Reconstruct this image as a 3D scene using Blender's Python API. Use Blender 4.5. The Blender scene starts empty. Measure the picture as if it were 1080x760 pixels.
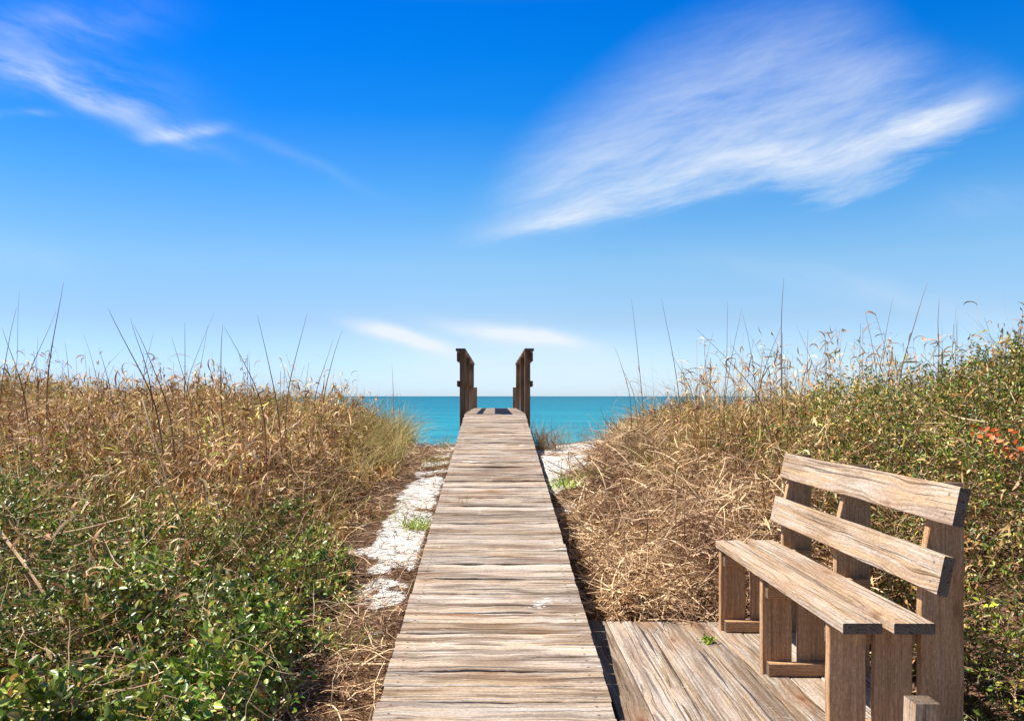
import bpy, math, random
import numpy as np
from mathutils import Vector

random.seed(7)
R = np.random.default_rng(11)
scn = bpy.context.scene
COL = scn.collection

# ------------------------------------------------------------------ camera
CAM_Z = 1.6
F, CX, CY = 900.0, 522.0, 417.5          # focal length and principal point for the 1080 px wide frame
cam_d = bpy.data.cameras.new('camera'); cam = bpy.data.objects.new('camera', cam_d); COL.objects.link(cam)
cam.location = (0, 0, CAM_Z); cam.rotation_euler = (math.radians(90), 0, 0)
cam_d.sensor_width = 36; cam_d.lens = 30.0
cam_d.shift_x = (540 - CX) / 1080; cam_d.shift_y = (CY - 380) / 1080
cam_d.clip_start = 0.05; cam_d.clip_end = 60000
scn.camera = cam

def at(px, py, d):                        # measured point of the photo at distance d
    return Vector(((px - CX) / F * d, d, CAM_Z - (py - CY) / F * d))

# ------------------------------------------------------------------ object helpers
def tag(o, label=None, cat=None, group=None, kind=None):
    if label: o['label'] = label
    if cat: o['category'] = cat
    if group: o['group'] = group
    if kind: o['kind'] = kind
    return o
def empty(name, loc, label, cat, group=None):
    o = bpy.data.objects.new(name, None); COL.objects.link(o); o.location = loc
    return tag(o, label, cat, group)

def build(name, V, faces, mat, parent=None, smooth=False, attrs=None, quads=None, tris=None):
    """faces: python list, or quads / tris as int arrays"""
    me = bpy.data.meshes.new(name)
    V = np.asarray(V, dtype=np.float32)
    if faces is not None:
        me.from_pydata(V.tolist(), [], faces)
    else:
        nq = 0 if quads is None else len(quads); nt = 0 if tris is None else len(tris)
        me.vertices.add(len(V)); me.vertices.foreach_set('co', V.ravel())
        idx = np.concatenate([a.ravel() for a in (quads, tris) if a is not None]).astype(np.int32)
        tot = np.concatenate([np.full(nq, 4), np.full(nt, 3)]).astype(np.int32)
        me.loops.add(len(idx)); me.loops.foreach_set('vertex_index', idx)
        me.polygons.add(nq + nt)
        me.polygons.foreach_set('loop_start', np.concatenate([[0], np.cumsum(tot)[:-1]]).astype(np.int32))
        me.update(calc_edges=True)
    if attrs:
        for k, (ty, a) in attrs.items():
            at_ = me.attributes.new(k, ty, 'POINT')
            a = np.asarray(a, dtype=np.float32)
            at_.data.foreach_set('vector' if ty == 'FLOAT_VECTOR' else 'value', a.ravel())
    if smooth:
        me.polygons.foreach_set('use_smooth', np.ones(len(me.polygons), dtype=bool))
    me.materials.append(mat)
    o = bpy.data.objects.new(name, me); COL.objects.link(o)
    if parent is not None:
        o.parent = parent
        o.matrix_parent_inverse.identity()
        o.location = -np.array(parent.matrix_basis.translation) if False else (0, 0, 0)
    return o

# ------------------------------------------------------------------ node helper
class NT:
    def __init__(s, tree): s.t = tree; s.n = tree.nodes; s.l = tree.links
    def node(s, ty, ins=None, **kw):
        n = s.n.new(ty)
        for k, v in kw.items(): setattr(n, k, v)
        for k, v in (ins or {}).items(): s.set(n.inputs[k], v)
        return n
    def set(s, sock, v):
        if hasattr(v, 'is_output') or isinstance(v, bpy.types.NodeSocket): s.l.new(v, sock)
        else: sock.default_value = v
    def math(s, op, a, b=0.0, c=0.0, clamp=False):
        n = s.n.new('ShaderNodeMath'); n.operation = op; n.use_clamp = clamp
        for i, v in enumerate((a, b, c)): s.set(n.inputs[i], v)
        return n.outputs[0]
    def vmath(s, op, a, b=(0, 0, 0)):
        n = s.n.new('ShaderNodeVectorMath'); n.operation = op
        s.set(n.inputs[0], a); s.set(n.inputs[1], b)
        return n.outputs[0]
    def noise(s, vec, scale, detail=3, rough=.5, dist=0.0, out='Fac'):
        n = s.node('ShaderNodeTexNoise', {'Vector': vec, 'Scale': scale, 'Detail': detail, 'Roughness': rough, 'Distortion': dist})
        return n.outputs[out]
    def ramp(s, fac, stops, interp='LINEAR'):
        n = s.n.new('ShaderNodeValToRGB'); n.color_ramp.interpolation = interp
        el = n.color_ramp.elements
        while len(el) < len(stops): el.new(0.5)
        for e, (p, c) in zip(el, stops):
            e.position = p; e.color = (c, c, c, 1) if isinstance(c, (int, float)) else (*c, 1)
        s.set(n.inputs[0], fac)
        return n.outputs[0]
    def mix(s, fac, a, b, blend='MIX'):
        n = s.n.new('ShaderNodeMix'); n.data_type = 'RGBA'; n.blend_type = blend
        s.set(n.inputs[0], fac)
        s.set(n.inputs[6], a if not isinstance(a, tuple) else (*a, 1)[:4])
        s.set(n.inputs[7], b if not isinstance(b, tuple) else (*b, 1)[:4])
        return n.outputs[2]
    def comb(s, x, y, z):
        return s.node('ShaderNodeCombineXYZ', {'X': x, 'Y': y, 'Z': z}).outputs[0]
    def sep(s, v):
        return s.node('ShaderNodeSeparateXYZ', {'Vector': v}).outputs
    def smooth(s, x, a, b, lo=0.0, hi=1.0):
        n = s.node('ShaderNodeMapRange', {'Value': x, 'From Min': a, 'From Max': b, 'To Min': lo, 'To Max': hi})
        n.interpolation_type = 'SMOOTHSTEP'
        return n.outputs[0]

def new_mat(name):
    m = bpy.data.materials.new(name); m.use_nodes = True
    m.node_tree.nodes.clear()
    nt = NT(m.node_tree)
    out = nt.node('ShaderNodeOutputMaterial')
    return m, nt, out

# ------------------------------------------------------------------ wood
WARM = (.46, .29, .13)
def wood_mat(name, grey, tan, brown, BLU=1.7, blotty=.85, nails=0.0, warm=.35, sand=0.0, ring=.5, darkline=1.0, tintvar=.35):
    m, nt, out = new_mat(name)
    gc = nt.node('ShaderNodeAttribute', attribute_name='gc').outputs['Vector']
    isl = nt.node('ShaderNodeNewGeometry').outputs['Random Per Island']
    geo = nt.node('ShaderNodeNewGeometry')
    obj = nt.node('ShaderNodeTexCoord').outputs['Object']
    u, v, w = nt.sep(gc)
    # warp, long along the fibres
    lowv = nt.comb(nt.math('MULTIPLY', u, 1.6), nt.math('MULTIPLY', v, 7.0), nt.math('MULTIPLY', w, 7.0))
    warp = nt.math('SUBTRACT', nt.noise(lowv, 1.0, 2, .5), .5)
    # knots: a few per plank, which push the rings aside
    kn = nt.node('ShaderNodeTexVoronoi', {'Vector': nt.comb(nt.math('MULTIPLY', u, 2.1), nt.math('MULTIPLY', v, 6.0), 0.37), 'Scale': 1.0, 'Randomness': 1.0})
    kd = kn.outputs['Distance']
    knot = nt.smooth(kd, .13, .03)
    knw = nt.smooth(kd, .55, .08)
    vv = nt.math('ADD', v, nt.math('ADD', nt.math('MULTIPLY', warp, .028), nt.math('MULTIPLY', knw, .018)))
    # growth rings round a far-off pith
    rr = nt.math('SQRT', nt.math('ADD', nt.math('POWER', vv, 2.0), nt.math('POWER', nt.math('ADD', w, .035), 2.0)))
    rings = nt.math('SINE', nt.math('MULTIPLY', rr, 520.0))
    rings = nt.smooth(rings, -.6, 1.0)
    # fibres
    def fibre(us_, vs_, det=4, ro=.62):
        return nt.noise(nt.comb(nt.math('MULTIPLY', u, us_), nt.math('MULTIPLY', vv, vs_), nt.math('MULTIPLY', w, vs_)), 1.0, det, ro)
    fib = fibre(4.0, 170.0, 5, .7); band = fibre(1.3, 40.0, 4, .65); band2 = fibre(2.6, 90.0, 4, .7)
    blot = nt.noise(nt.comb(nt.math('MULTIPLY', u, BLU), nt.math('MULTIPLY', v, 13.0), nt.math('MULTIPLY', w, 13.0)), 1.0, 5, .62)
    c = nt.mix(nt.smooth(band, .40, .58), tan, grey)
    c = nt.mix(nt.math('MULTIPLY', nt.smooth(nt.math('ADD', nt.math('MULTIPLY', blot, .6), nt.math('MULTIPLY', band2, .4)), .46, .56), blotty), c, brown)
    c = nt.mix(nt.math('MULTIPLY', nt.math('MULTIPLY', rings, ring), nt.smooth(blot, .3, .6, .45, 1.0)), c, nt.mix(.5, brown, (.12, .06, .03)))
    c = nt.mix(nt.math('MULTIPLY', nt.smooth(nt.math('ADD', nt.math('MULTIPLY', band2, .6), nt.math('MULTIPLY', blot, .4)), .47, .37), warm), c, WARM)
    c = nt.mix(nt.smooth(fib, .50, .74, 0.0, .6), c, nt.mix(.65, brown, (.03, .02, .014)))
    c = nt.mix(nt.smooth(fib, .46, .30, 0.0, .35), c, nt.mix(.5, grey, (.75, .70, .64)))
    cracks = nt.math('MULTIPLY', nt.smooth(fibre(.9, 70.0, 3, .6), .60, .635), darkline)
    c = nt.mix(nt.math('MULTIPLY', cracks, .9), c, (.03, .018, .012))
    c = nt.mix(nt.math('MULTIPLY', knw, nt.math('MULTIPLY', .4, nt.smooth(band, .3, .6))), c, (.36, .17, .06))
    c = nt.mix(nt.math('MULTIPLY', knot, .85), c, (.15, .055, .018))
    tn = nt.math('MULTIPLY_ADD', isl, tintvar, 1.0 - tintvar * .55)
    c = nt.mix(1.0, c, nt.comb(tn, tn, tn), 'MULTIPLY')
    h2 = nt.node('ShaderNodeTexWhiteNoise', {'W': nt.math('MULTIPLY', isl, 91.7)}, noise_dimensions='1D').outputs['Value']
    c = nt.mix(nt.math('MULTIPLY', nt.smooth(h2, .55, 1.0), .40), c, nt.mix(.55, c, (.50, .46, .43)))
    c = nt.mix(nt.math('MULTIPLY', nt.smooth(h2, .45, .0), .45), c, nt.mix(.6, c, brown))
    sp = nt.noise(nt.comb(nt.math('MULTIPLY', u, 55.0), nt.math('MULTIPLY', v, 160.0), nt.math('MULTIPLY', w, 160.0)), 1.0, 3, .7)
    c = nt.mix(nt.smooth(sp, .35, .68), nt.mix(1.0, c, (.80, .77, .74), 'MULTIPLY'), nt.mix(1.0, c, (1.18, 1.16, 1.12), 'MULTIPLY'))
    lu, la, ll = nt.sep(nt.node('ShaderNodeAttribute', attribute_name='lc').outputs['Vector'])
    du = nt.math('ABSOLUTE', nt.math('SUBTRACT', nt.math('MINIMUM', lu, nt.math('SUBTRACT', ll, lu)), .058))
    da = nt.math('ABSOLUTE', nt.math('SUBTRACT', nt.math('ABSOLUTE', nt.math('SUBTRACT', la, .069)), .034))
    nd = nt.math('SQRT', nt.math('ADD', nt.math('POWER', du, 2.0), nt.math('POWER', da, 2.0)))
    c = nt.mix(nt.math('MULTIPLY', nt.smooth(nd, .012, .004), .45 * nails), c, (.10, .05, .03))
    c = nt.mix(nt.math('MULTIPLY', nt.smooth(nd, .0052, .0040), nails), c, (.05, .04, .035))
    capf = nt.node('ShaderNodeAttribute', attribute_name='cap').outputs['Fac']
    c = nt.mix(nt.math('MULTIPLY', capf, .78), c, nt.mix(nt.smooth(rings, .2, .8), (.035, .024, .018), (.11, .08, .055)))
    bump_h = nt.math('SUBTRACT', nt.math('MULTIPLY', fib, .5), nt.math('ADD', cracks, nt.math('MULTIPLY', rings, .12)))
    rough = .82
    if sand > 0:
        up = nt.smooth(nt.sep(geo.outputs['Normal'])[2], .8, .95)
        s1 = nt.noise(nt.vmath('MULTIPLY', obj, (1.0, .9, 1.0)), 3.1, 2, .5)
        s2 = nt.noise(nt.vmath('MULTIPLY', obj, (.7, 1.6, 1)), 34.0, 5, .68)
        sd = nt.smooth(nt.math('ADD', nt.math('MULTIPLY', s1, .75), nt.math('MULTIPLY', s2, .6)), .84, .90)
        sd = nt.math('MULTIPLY', nt.math('MULTIPLY', sd, up), sand)
        c = nt.mix(sd, c, (.80, .76, .70))
    bsdf = nt.node('ShaderNodeBsdfPrincipled', {'Base Color': c, 'Roughness': rough, 'Specular IOR Level': .25})
    b = nt.node('ShaderNodeBump', {'Height': bump_h, 'Strength': .8, 'Distance': .004})
    nt.l.new(b.outputs[0], bsdf.inputs['Normal']); nt.l.new(bsdf.outputs[0], out.inputs[0])
    return m

GREY, TAN, BROWN = (.38, .34, .30), (.36, .27, .18), (.13, .084, .05)
M_WALK = wood_mat('weathered_walk_wood', (.49, .445, .395), (.44, .335, .225), (.14, .086, .048), nails=.8, warm=.7, sand=1.0, ring=.15, darkline=1.0, tintvar=.36)
M_DECK = wood_mat('weathered_deck_wood', GREY, TAN, BROWN, blotty=.7, warm=.4, sand=.25, ring=.45, tintvar=.35)
M_DECKL = wood_mat('pale_deck_wood', (.50, .45, .40), (.44, .35, .27), (.25, .18, .12), warm=.2, ring=.2, tintvar=.2)
M_BENCH = wood_mat('bench_wood', (.55, .495, .43), (.53, .39, .25), (.25, .155, .085), BLU=2.4, blotty=.55, nails=.7, warm=.55, ring=.42, darkline=.8, tintvar=.15)
M_LEG = wood_mat('bench_leg_wood', (.58, .38, .215), (.61, .37, .195), (.42, .235, .115), warm=.3, ring=.45, darkline=.35, tintvar=.12)
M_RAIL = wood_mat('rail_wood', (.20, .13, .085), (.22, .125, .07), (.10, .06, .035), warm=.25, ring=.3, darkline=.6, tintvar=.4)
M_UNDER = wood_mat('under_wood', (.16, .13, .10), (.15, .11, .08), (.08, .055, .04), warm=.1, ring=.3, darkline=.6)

class Planks:
    """collects boards (solid chamfered profiles with grain coordinates) into ONE mesh"""
    def __init__(s): s.V = []; s.F = []; s.G = []; s.C = []; s.K = []; s.n = 0
    def add(s, o, L, W, T, length, width, thick, nl=8, cham=.003, jit=.0015, rng=None, cut=None, bend=0.0):
        """o corner; L, W, T unit axes; cut(u)->(w0,w1) optional width limits along the board"""
        o = np.array(o, float); L, W, T = (np.array(a, float) for a in (L, W, T))
        c = cham
        off = R.uniform(0, 40, 3) * np.array([1, 0, 0]) ; pv = R.uniform(.2, .8) * width + R.uniform(-.03, .03); pw = R.uniform(-.02, .0)
        us = np.linspace(0, length, nl + 1)
        wob = np.cumsum(R.normal(0, jit * .5, nl + 1)); wob -= np.linspace(wob[0], wob[-1], nl + 1)
        wob2 = np.cumsum(R.normal(0, jit * .5, nl + 1)); wob2 -= np.linspace(wob2[0], wob2[-1], nl + 1)
        e0 = R.normal(0, jit * .6, nl + 1); e1 = R.normal(0, jit * .6, nl + 1)
        for i, u in enumerate(us):
            w0, w1 = (0, width) if cut is None else cut(u)
            w0 += e0[i]; w1 += e1[i]
            ec = c if 0 < i < nl else c * 1.0
            prof = [(w0 + c, 0), (w1 - c, 0), (w1, c), (w1, thick - c), (w1 - c, thick), (w0 + c, thick), (w0, thick - c), (w0, c)]
            b = bend * 4 * (u / length) * (1 - u / length) if length else 0
            for (a, t) in prof:
                s.V.append(o + L * u + W * (a + wob2[i]) + T * (t + wob[i] + b))
                s.G.append((u + off[0], a - pv, t - pw)); s.K.append((u, a, length))
        n = s.n; f0 = len(s.F); flip = np.dot(np.cross(L, W), T) < 0
        for i in range(nl):
            for k in range(8):
                k2 = (k + 1) % 8
                s.F.append((n + i * 8 + k, n + (i + 1) * 8 + k, n + (i + 1) * 8 + k2, n + i * 8 + k2))
        m = 8 * (nl + 1)
        for st_, rev in ((0, True), (nl * 8, False)):
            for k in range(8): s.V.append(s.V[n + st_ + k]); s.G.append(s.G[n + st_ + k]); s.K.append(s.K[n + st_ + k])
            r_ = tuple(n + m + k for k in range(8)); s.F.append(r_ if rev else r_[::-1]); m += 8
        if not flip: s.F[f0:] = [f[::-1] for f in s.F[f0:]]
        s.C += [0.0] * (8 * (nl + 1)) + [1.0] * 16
        s.n += m
        return s
    def make(s, name, mat, parent=None):
        org = Vector((0, 0, 0)) if parent is None else parent.location
        V = np.array(s.V) - np.array(org)
        F_ = s.F
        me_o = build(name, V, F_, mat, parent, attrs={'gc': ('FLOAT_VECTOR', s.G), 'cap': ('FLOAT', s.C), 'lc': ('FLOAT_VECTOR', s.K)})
        # consistent outward normals
        return me_o
X, Y, Z = (1, 0, 0), (0, 1, 0), (0, 0, 1)
def one(name, mat, parent, *a, **k):
    p = Planks(); p.add(*a, **k); return p.make(name, mat, parent)

# ------------------------------------------------------------------ terrain
def ramp_z(y): return np.minimum(.077 + .0972 * np.asarray(y, float), 1.334)
def sst(x, a, b):
    t = np.clip((np.asarray(x, float) - a) / (b - a), 0, 1); return t * t * (3 - 2 * t)
_ph = R.uniform(0, 6.28, (14, 2)); _fr = R.uniform(.25, 2.6, 14); _an = R.uniform(0, 6.28, 14)
def lump(x, y, s=1.0, k=0):
    v = 0
    for i in range(14):
        j = (i + k * 5) % 14
        v = v + np.sin((x * np.cos(_an[i] + k) + y * np.sin(_an[i] + k)) * _fr[i] * 2.2 * s + _ph[j, 0]) / (1 + _fr[i])
    return v / 3.2                       # about -1..1
def ground_z(x, y):
    x = np.asarray(x, float); y = np.asarray(y, float)
    g = np.interp(y, [-40, -3, 0, 10, 11.0, 11.8, 13, 16, 25, 60, 80], [-.2, -.2, -.17, .80, .885, .90, .80, .05, -1.6, -2.45, -3.4])
    near = 1 - sst(y, 11.5, 20)
    g = g + near * (.22 * sst(-x, 1.0, 3.2) + .25 * sst(-x, 3, 9))
    g = g + near * sst(y, 4.9, 5.8) * .30 * sst(x, .7, 2.1) * np.interp(y, [8.2, 11], [1, .35]) + near * .55 * sst(x, 1.9, 4.0) * np.interp(y, [5.5, 8.0], [1, .15])
    g = g - .20 * sst(x, .35, .5) * (1 - sst(x, 1.85, 2.1)) * (1 - sst(y, 4.8, 5.05))
    g = g - .10 * sst(x, .3, .45) * (1 - sst(x, .55, .75)) * sst(y, 4.6, 5) * (1 - sst(y, 6.5, 8))
    g = g + near * .17 * sst(x, .42, .50) * sst(y, 7.0, 8.2) * (1 - sst(y, 9.2, 11.0)) * (1 - sst(x, 1.1, 2.0)) + near * .09 * sst(-x, .42, .5) * (1 - sst(-x, 1, 1.4)) * (1 - sst(y, 9.6, 11.2))
    off = sst(np.abs(x), .6, 1.5)
    g = g + near * (.012 + .05 * off) * lump(x, y, 1.0) + (.018 * lump(x, y, 4.0, 1)) * near
    g = g - .12 * (1 - sst(np.abs(x), .3, .5)) * near
    return g

xs = np.unique(np.concatenate([np.linspace(-90, -8, 42), np.arange(-8, 8.01, .06), np.linspace(8, 90, 42)]))
ys = np.unique(np.concatenate([np.linspace(-40, 0, 21), np.arange(0, 14.01, .06), np.arange(14, 30, .5), np.linspace(30, 80, 26)]))
GX, GY = np.meshgrid(xs, ys); GZ = ground_z(GX, GY)
V = np.stack([GX.ravel(), GY.ravel(), GZ.ravel()], 1)
ny, nx = GX.shape
ii, jj = np.meshgrid(np.arange(nx - 1), np.arange(ny - 1)); b = (jj * nx + ii).ravel()
Q = np.stack([b, b + 1, b + nx + 1, b + nx], 1)

def left_edge(y): return np.interp(y, [1, 3.7, 4.8, 5.9, 8.3, 10.6, 12.5], [-.72, -.78, -.88, -1.0, -1.05, -1.10, -1.18])
def mat_edge(y): return np.interp(y, [4.85, 6, 7.3, 8.2, 9.2, 10.4, 11.5], [.50, .48, .52, .68, 1.02, 1.35, 1.6])
# how much dead litter covers the sand (0 bare .. 1 covered)
def litter(x, y):
    x = np.asarray(x, float); y = np.asarray(y, float)
    n = lump(x, y, 3.0, 2) * .55 + lump(x, y, 8.0, 1) * .5 + lump(x, y, 17.0, 3) * .35
    l = sst(left_edge(y) - x + .12 * n, -.14, .10)                    # left vegetation
    lb = sst(n * .5 + np.interp(y, [3, 4.3, 4.7, 5.3, 7.5, 9.0, 10, 12], [.9, .6, .30, -.18, -.20, .02, .16, .05]) + .5 * sst(-x, .80, .98) + .25 * sst(x, -.56, -.48), -.12, .18)
    l = np.maximum(l, np.where(x < -.3, lb, 0) )
    l = np.maximum(l, np.where(x < -.3, .8 * sst(-x, .60, .50) * sst(7.2 - y, 0, .6), 0))
    r = sst(x - mat_edge(y) + .26 * n, -.10, .12)
    r = np.maximum(r, sst(5.0 - y, 0, .3) * (x > .3))
    return np.clip(np.where(x < 0, l, r), 0, 1)
LIT = litter(GX, GY); LIT = np.where(GY > 13, LIT * .2, LIT)

m_sand, nt, out = new_mat('dune_sand')
lt = nt.node('ShaderNodeAttribute', attribute_name='litter').outputs['Fac']
ob = nt.node('ShaderNodeTexCoord').outputs['Object']
n1 = nt.noise(ob, 60, 4, .7); n2 = nt.noise(ob, 9, 3, .6); n3 = nt.noise(ob, 420, 2, .6)
lf = nt.smooth(nt.math('ADD', lt, nt.math('MULTIPLY', nt.math('SUBTRACT', n1, .5), 1.1)), .38, .62)
sand = nt.mix(n2, (.64, .60, .53), (.80, .765, .71))
sand = nt.mix(nt.smooth(n3, .60, .75, 0, .35), sand, (.50, .42, .34))
dirt = nt.ramp(nt.noise(ob, 38, 5, .7), [(.3, (.045, .024, .014)), (.5, (.15, .085, .05)), (.72, (.34, .22, .14))])
bs = nt.node('ShaderNodeBsdfPrincipled', {'Base Color': nt.mix(lf, sand, dirt), 'Roughness': .95, 'Specular IOR Level': .1})
bh = nt.math('ADD', nt.math('MULTIPLY', nt.noise(ob, 14, 4, .6), 1.0), nt.math('MULTIPLY', n1, .35))
bp = nt.node('ShaderNodeBump', {'Height': bh, 'Strength': 1.0, 'Distance': .05}); nt.l.new(bp.outputs[0], bs.inputs['Normal'])
nt.l.new(bs.outputs[0], out.inputs[0])
g = build('ground', V, None, m_sand, quads=Q, smooth=True, attrs={'litter': ('FLOAT', LIT.ravel())})
tag(g, 'white sand dune ground strewn with brown litter', kind='structure')

# ------------------------------------------------------------------ sea
SEA_Z = -2.4
m_sea, nt, out = new_mat('sea_water')
ob = nt.node('ShaderNodeTexCoord').outputs['Object']
sx, sy, sz = nt.sep(ob)
lg = nt.math('LOGARITHM', nt.math('MAXIMUM', sy, 20.0), 10.0)
wv = nt.vmath('MULTIPLY', ob, (.25, 1.0, 1.0))
patch = nt.noise(nt.comb(nt.math('MULTIPLY', nt.math('DIVIDE', sx, nt.math('MAXIMUM', sy, 20.0)), 5.0), nt.math('MULTIPLY', lg, 22.0), 0), 1.0, 4, .6)
col = nt.ramp(nt.smooth(lg, 1.75, 3.6), [(0, (.012, .215, .265)), (.35, (.003, .145, .195)), (1, (.001, .085, .122))])
col = nt.mix(nt.smooth(patch, .35, .7, 0, .6), col, (.001, .105, .15))
fine = nt.noise(nt.comb(nt.math('MULTIPLY', nt.math('DIVIDE', sx, nt.math('MAXIMUM', sy, 20.0)), 70.0), nt.math('MULTIPLY', nt.math('DIVIDE', 4000.0, nt.math('MAXIMUM', sy, 20.0)), 2.2), 3.0), 1.0, 3, .7)
col = nt.mix(nt.smooth(fine, .35, .70, 0, .45), nt.mix(1.0, col, (1.25, 1.15, 1.12), 'MULTIPLY'), nt.mix(1.0, col, (.5, .72, .78), 'MULTIPLY'))
rip = nt.noise(wv, 1.3, 5, .62); rip2 = nt.noise(wv, .12, 4, .6)
bs = nt.node('ShaderNodeBsdfPrincipled', {'Base Color': col, 'Roughness': .35, 'Specular IOR Level': .12, 'IOR': 1.33})
bp = nt.node('ShaderNodeBump', {'Height': nt.math('ADD', rip, nt.math('MULTIPLY', rip2, 2.5)), 'Strength': .7, 'Distance': .35})
nt.l.new(bp.outputs[0], bs.inputs['Normal']); nt.l.new(bs.outputs[0], out.inputs[0])
rs = np.concatenate([np.linspace(25, 400, 16), np.geomspace(500, 20000, 12)])
th = np.linspace(0, 2 * math.pi, 65)[:-1]
SV = [(0, 0, SEA_Z)] + [(r * math.sin(t), r * math.cos(t), SEA_Z) for r in rs for t in th]
SF = [(0, 1 + (k + 1) % 64, 1 + k) for k in range(64)]
for i in range(len(rs) - 1):
    for k in range(64):
        k2 = (k + 1) % 64; SF.append((1 + i * 64 + k, 1 + i * 64 + k2, 1 + (i + 1) * 64 + k2, 1 + (i + 1) * 64 + k))
sea = build('sea', SV, SF, m_sea); tag(sea, 'turquoise sea reaching the horizon', kind='structure')

# ------------------------------------------------------------------ boardwalk
HW = .457
walk = empty('boardwalk', (0, 0, 0), 'narrow sloping boardwalk of weathered grey cross boards leading to the sea', 'boardwalk')
P = Planks(); y = -2.6; pitch = .1425
sl = math.atan(.0972); Ls = np.array((0, math.cos(sl), math.sin(sl)))
Tn = np.array((0, -math.sin(sl), math.cos(sl)))
while y < 12.90:
    wd = .1375 + R.normal(0, .0014)
    dz = R.normal(0, .0018); yaw = R.normal(0, .0016); roll = R.normal(0, .012)
    Lx = np.array((math.cos(yaw), math.sin(yaw), R.normal(0, .0015))); Wx = Ls + roll * Tn; Wx /= np.linalg.norm(Wx)
    Tt = np.cross(Lx, Wx); Tt /= np.linalg.norm(Tt)
    x0 = -HW + R.normal(0, .0025); x1 = HW + R.normal(0, .0025)
    P.add((x0, y, float(ramp_z(y)) - .036 + dz), Lx, Wx, Tt, x1 - x0, wd, .036, nl=16, cham=.004, jit=.0032, bend=R.normal(-.001, .002))
    y += pitch * math.cos(sl)
YL = 12.97
y = YL + .004
while y < 18.85:
    P.add((-HW + R.normal(0, .005), y, 1.334 - .036 + R.normal(0, .0015)), X, Y, Z, 2 * HW, .1375, .036, nl=6, jit=.002)
    y += pitch
P.make('decking', M_WALK, walk)
for sx_ in (-1, 1):
    xx = sx_ * .40 - .02
    one('stringer', M_UNDER, walk, (xx, -2.5, float(ramp_z(-2.5)) - .185), Ls, X, np.cross(Ls, X) * -1 if np.cross(Ls, X)[2] < 0 else np.cross(Ls, X), 15.5, .04, .14, nl=16)
    one('stringer', M_UNDER, walk, (xx, 13.0, 1.334 - .18), Y, X, Z, 5.8, .04, .14, nl=6)
for yy in (-1.2, 1.0, 3.4, 5.8, 8.2, 10.6):
    for sx_ in (-1, 1):
        zt = float(ramp_z(yy)) - .06
        one('support_post', M_UNDER, walk, (sx_ * .33 - .045, yy, zt - .9), Z, X, Y, .9, .09, .09, nl=3)
# handrails
PS = .085
def post_y(i): return (12.98, 15.35, 18.3)[i]
for side, word in ((-1, 'left'), (1, 'right')):
    xi = .452                                        # inner face
    hr = bpy.data.objects.new('handrail', None); COL.objects.link(hr); hr.parent = walk
    hr.location = (0, 0, 0)
    def vpost(y0, zb, zt):
        x0 = xi if side > 0 else -xi - PS
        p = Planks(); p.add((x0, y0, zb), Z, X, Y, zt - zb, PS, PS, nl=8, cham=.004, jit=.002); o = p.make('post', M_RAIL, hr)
    top = CAM_Z + 47.5 / F * 12.95
    for i in range(3): vpost(post_y(i), -1.0 if i else .55, top)
    xo = xi + PS + .002
    def rail(name, y0, y1, z0, h, t=.038, dz=0.0):
        x0 = xo if side > 0 else -xo - t
        d = np.array((0, y1 - y0, dz)); ln = np.linalg.norm(d); d /= ln
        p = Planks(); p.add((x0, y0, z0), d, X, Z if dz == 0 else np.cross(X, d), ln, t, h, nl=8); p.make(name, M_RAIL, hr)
    rail('rail_board', 12.93, 18.87, top - .155, .135)
    rail('rail_board', 12.95, 18.85, CAM_Z + 10.0 / F * 12.95, .088)
    cap = Planks(); cw = .145
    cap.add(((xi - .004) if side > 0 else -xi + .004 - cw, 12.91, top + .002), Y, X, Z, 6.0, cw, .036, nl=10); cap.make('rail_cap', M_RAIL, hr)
    # stair flight beyond the landing
    for k, (yy, zt) in enumerate(((20.6, CAM_Z + .21), (22.6, CAM_Z - .75))):
        x0 = xi - .02 if side > 0 else -xi + .02 - PS
        one('post', M_RAIL, hr, (x0, yy, zt - 2.2), Z, X, Y, 2.2, PS, PS, nl=4)
    rail('rail_board', 18.9, 22.7, top - .40, .1, dz=-1.55)
st = Planks()
for k in range(9):
    st.add((-.44, 18.98 + k * .28, 1.334 - .036 - .17 * (k + 1)), X, Y, Z, .88, .27, .036, nl=4)
st.make('stair_tread', M_WALK, walk)

# ------------------------------------------------------------------ bench platform
DZ = CAM_Z - 1.27
plat = empty('wooden_platform', (1.1, 3.6, DZ), 'low wooden platform of lengthwise boards carrying the bench beside the boardwalk', 'platform')
p1, p2 = Planks(), Planks()
x = .49; k = 0
while x < 1.70:
    yend = 4.81 + R.normal(0, .004)
    t = p2 if x > 1.30 else p1
    t.add((x, 1.3, DZ - .037 + R.normal(0, .0012)), Y, X, Z, yend - 1.3, .1365, .037, nl=18, cham=.004, jit=.0012)
    x += .1405; k += 1
p1.make('decking', M_DECK, plat)
o = p2.make('decking', M_DECKL, plat); o['label'] = 'paler cleaner boards under the bench'
for yy in (1.5, 2.6, 3.7, 4.74):
    one('joist', M_UNDER, plat, (.50, yy, DZ - .18), X, Y, Z, 1.19, .04, .138, nl=4)

# ------------------------------------------------------------------ bench
bench = empty('bench', (1.45, 3.8, DZ), 'weathered wooden bench with two back boards standing on the low platform', 'bench')
SH = .484
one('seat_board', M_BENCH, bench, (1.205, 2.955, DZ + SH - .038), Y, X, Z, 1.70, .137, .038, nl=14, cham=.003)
one('seat_board', M_BENCH, bench, (1.378, 2.945, DZ + SH - .036), Y, X, Z, 1.71, .142, .038, nl=14, cham=.003)
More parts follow.
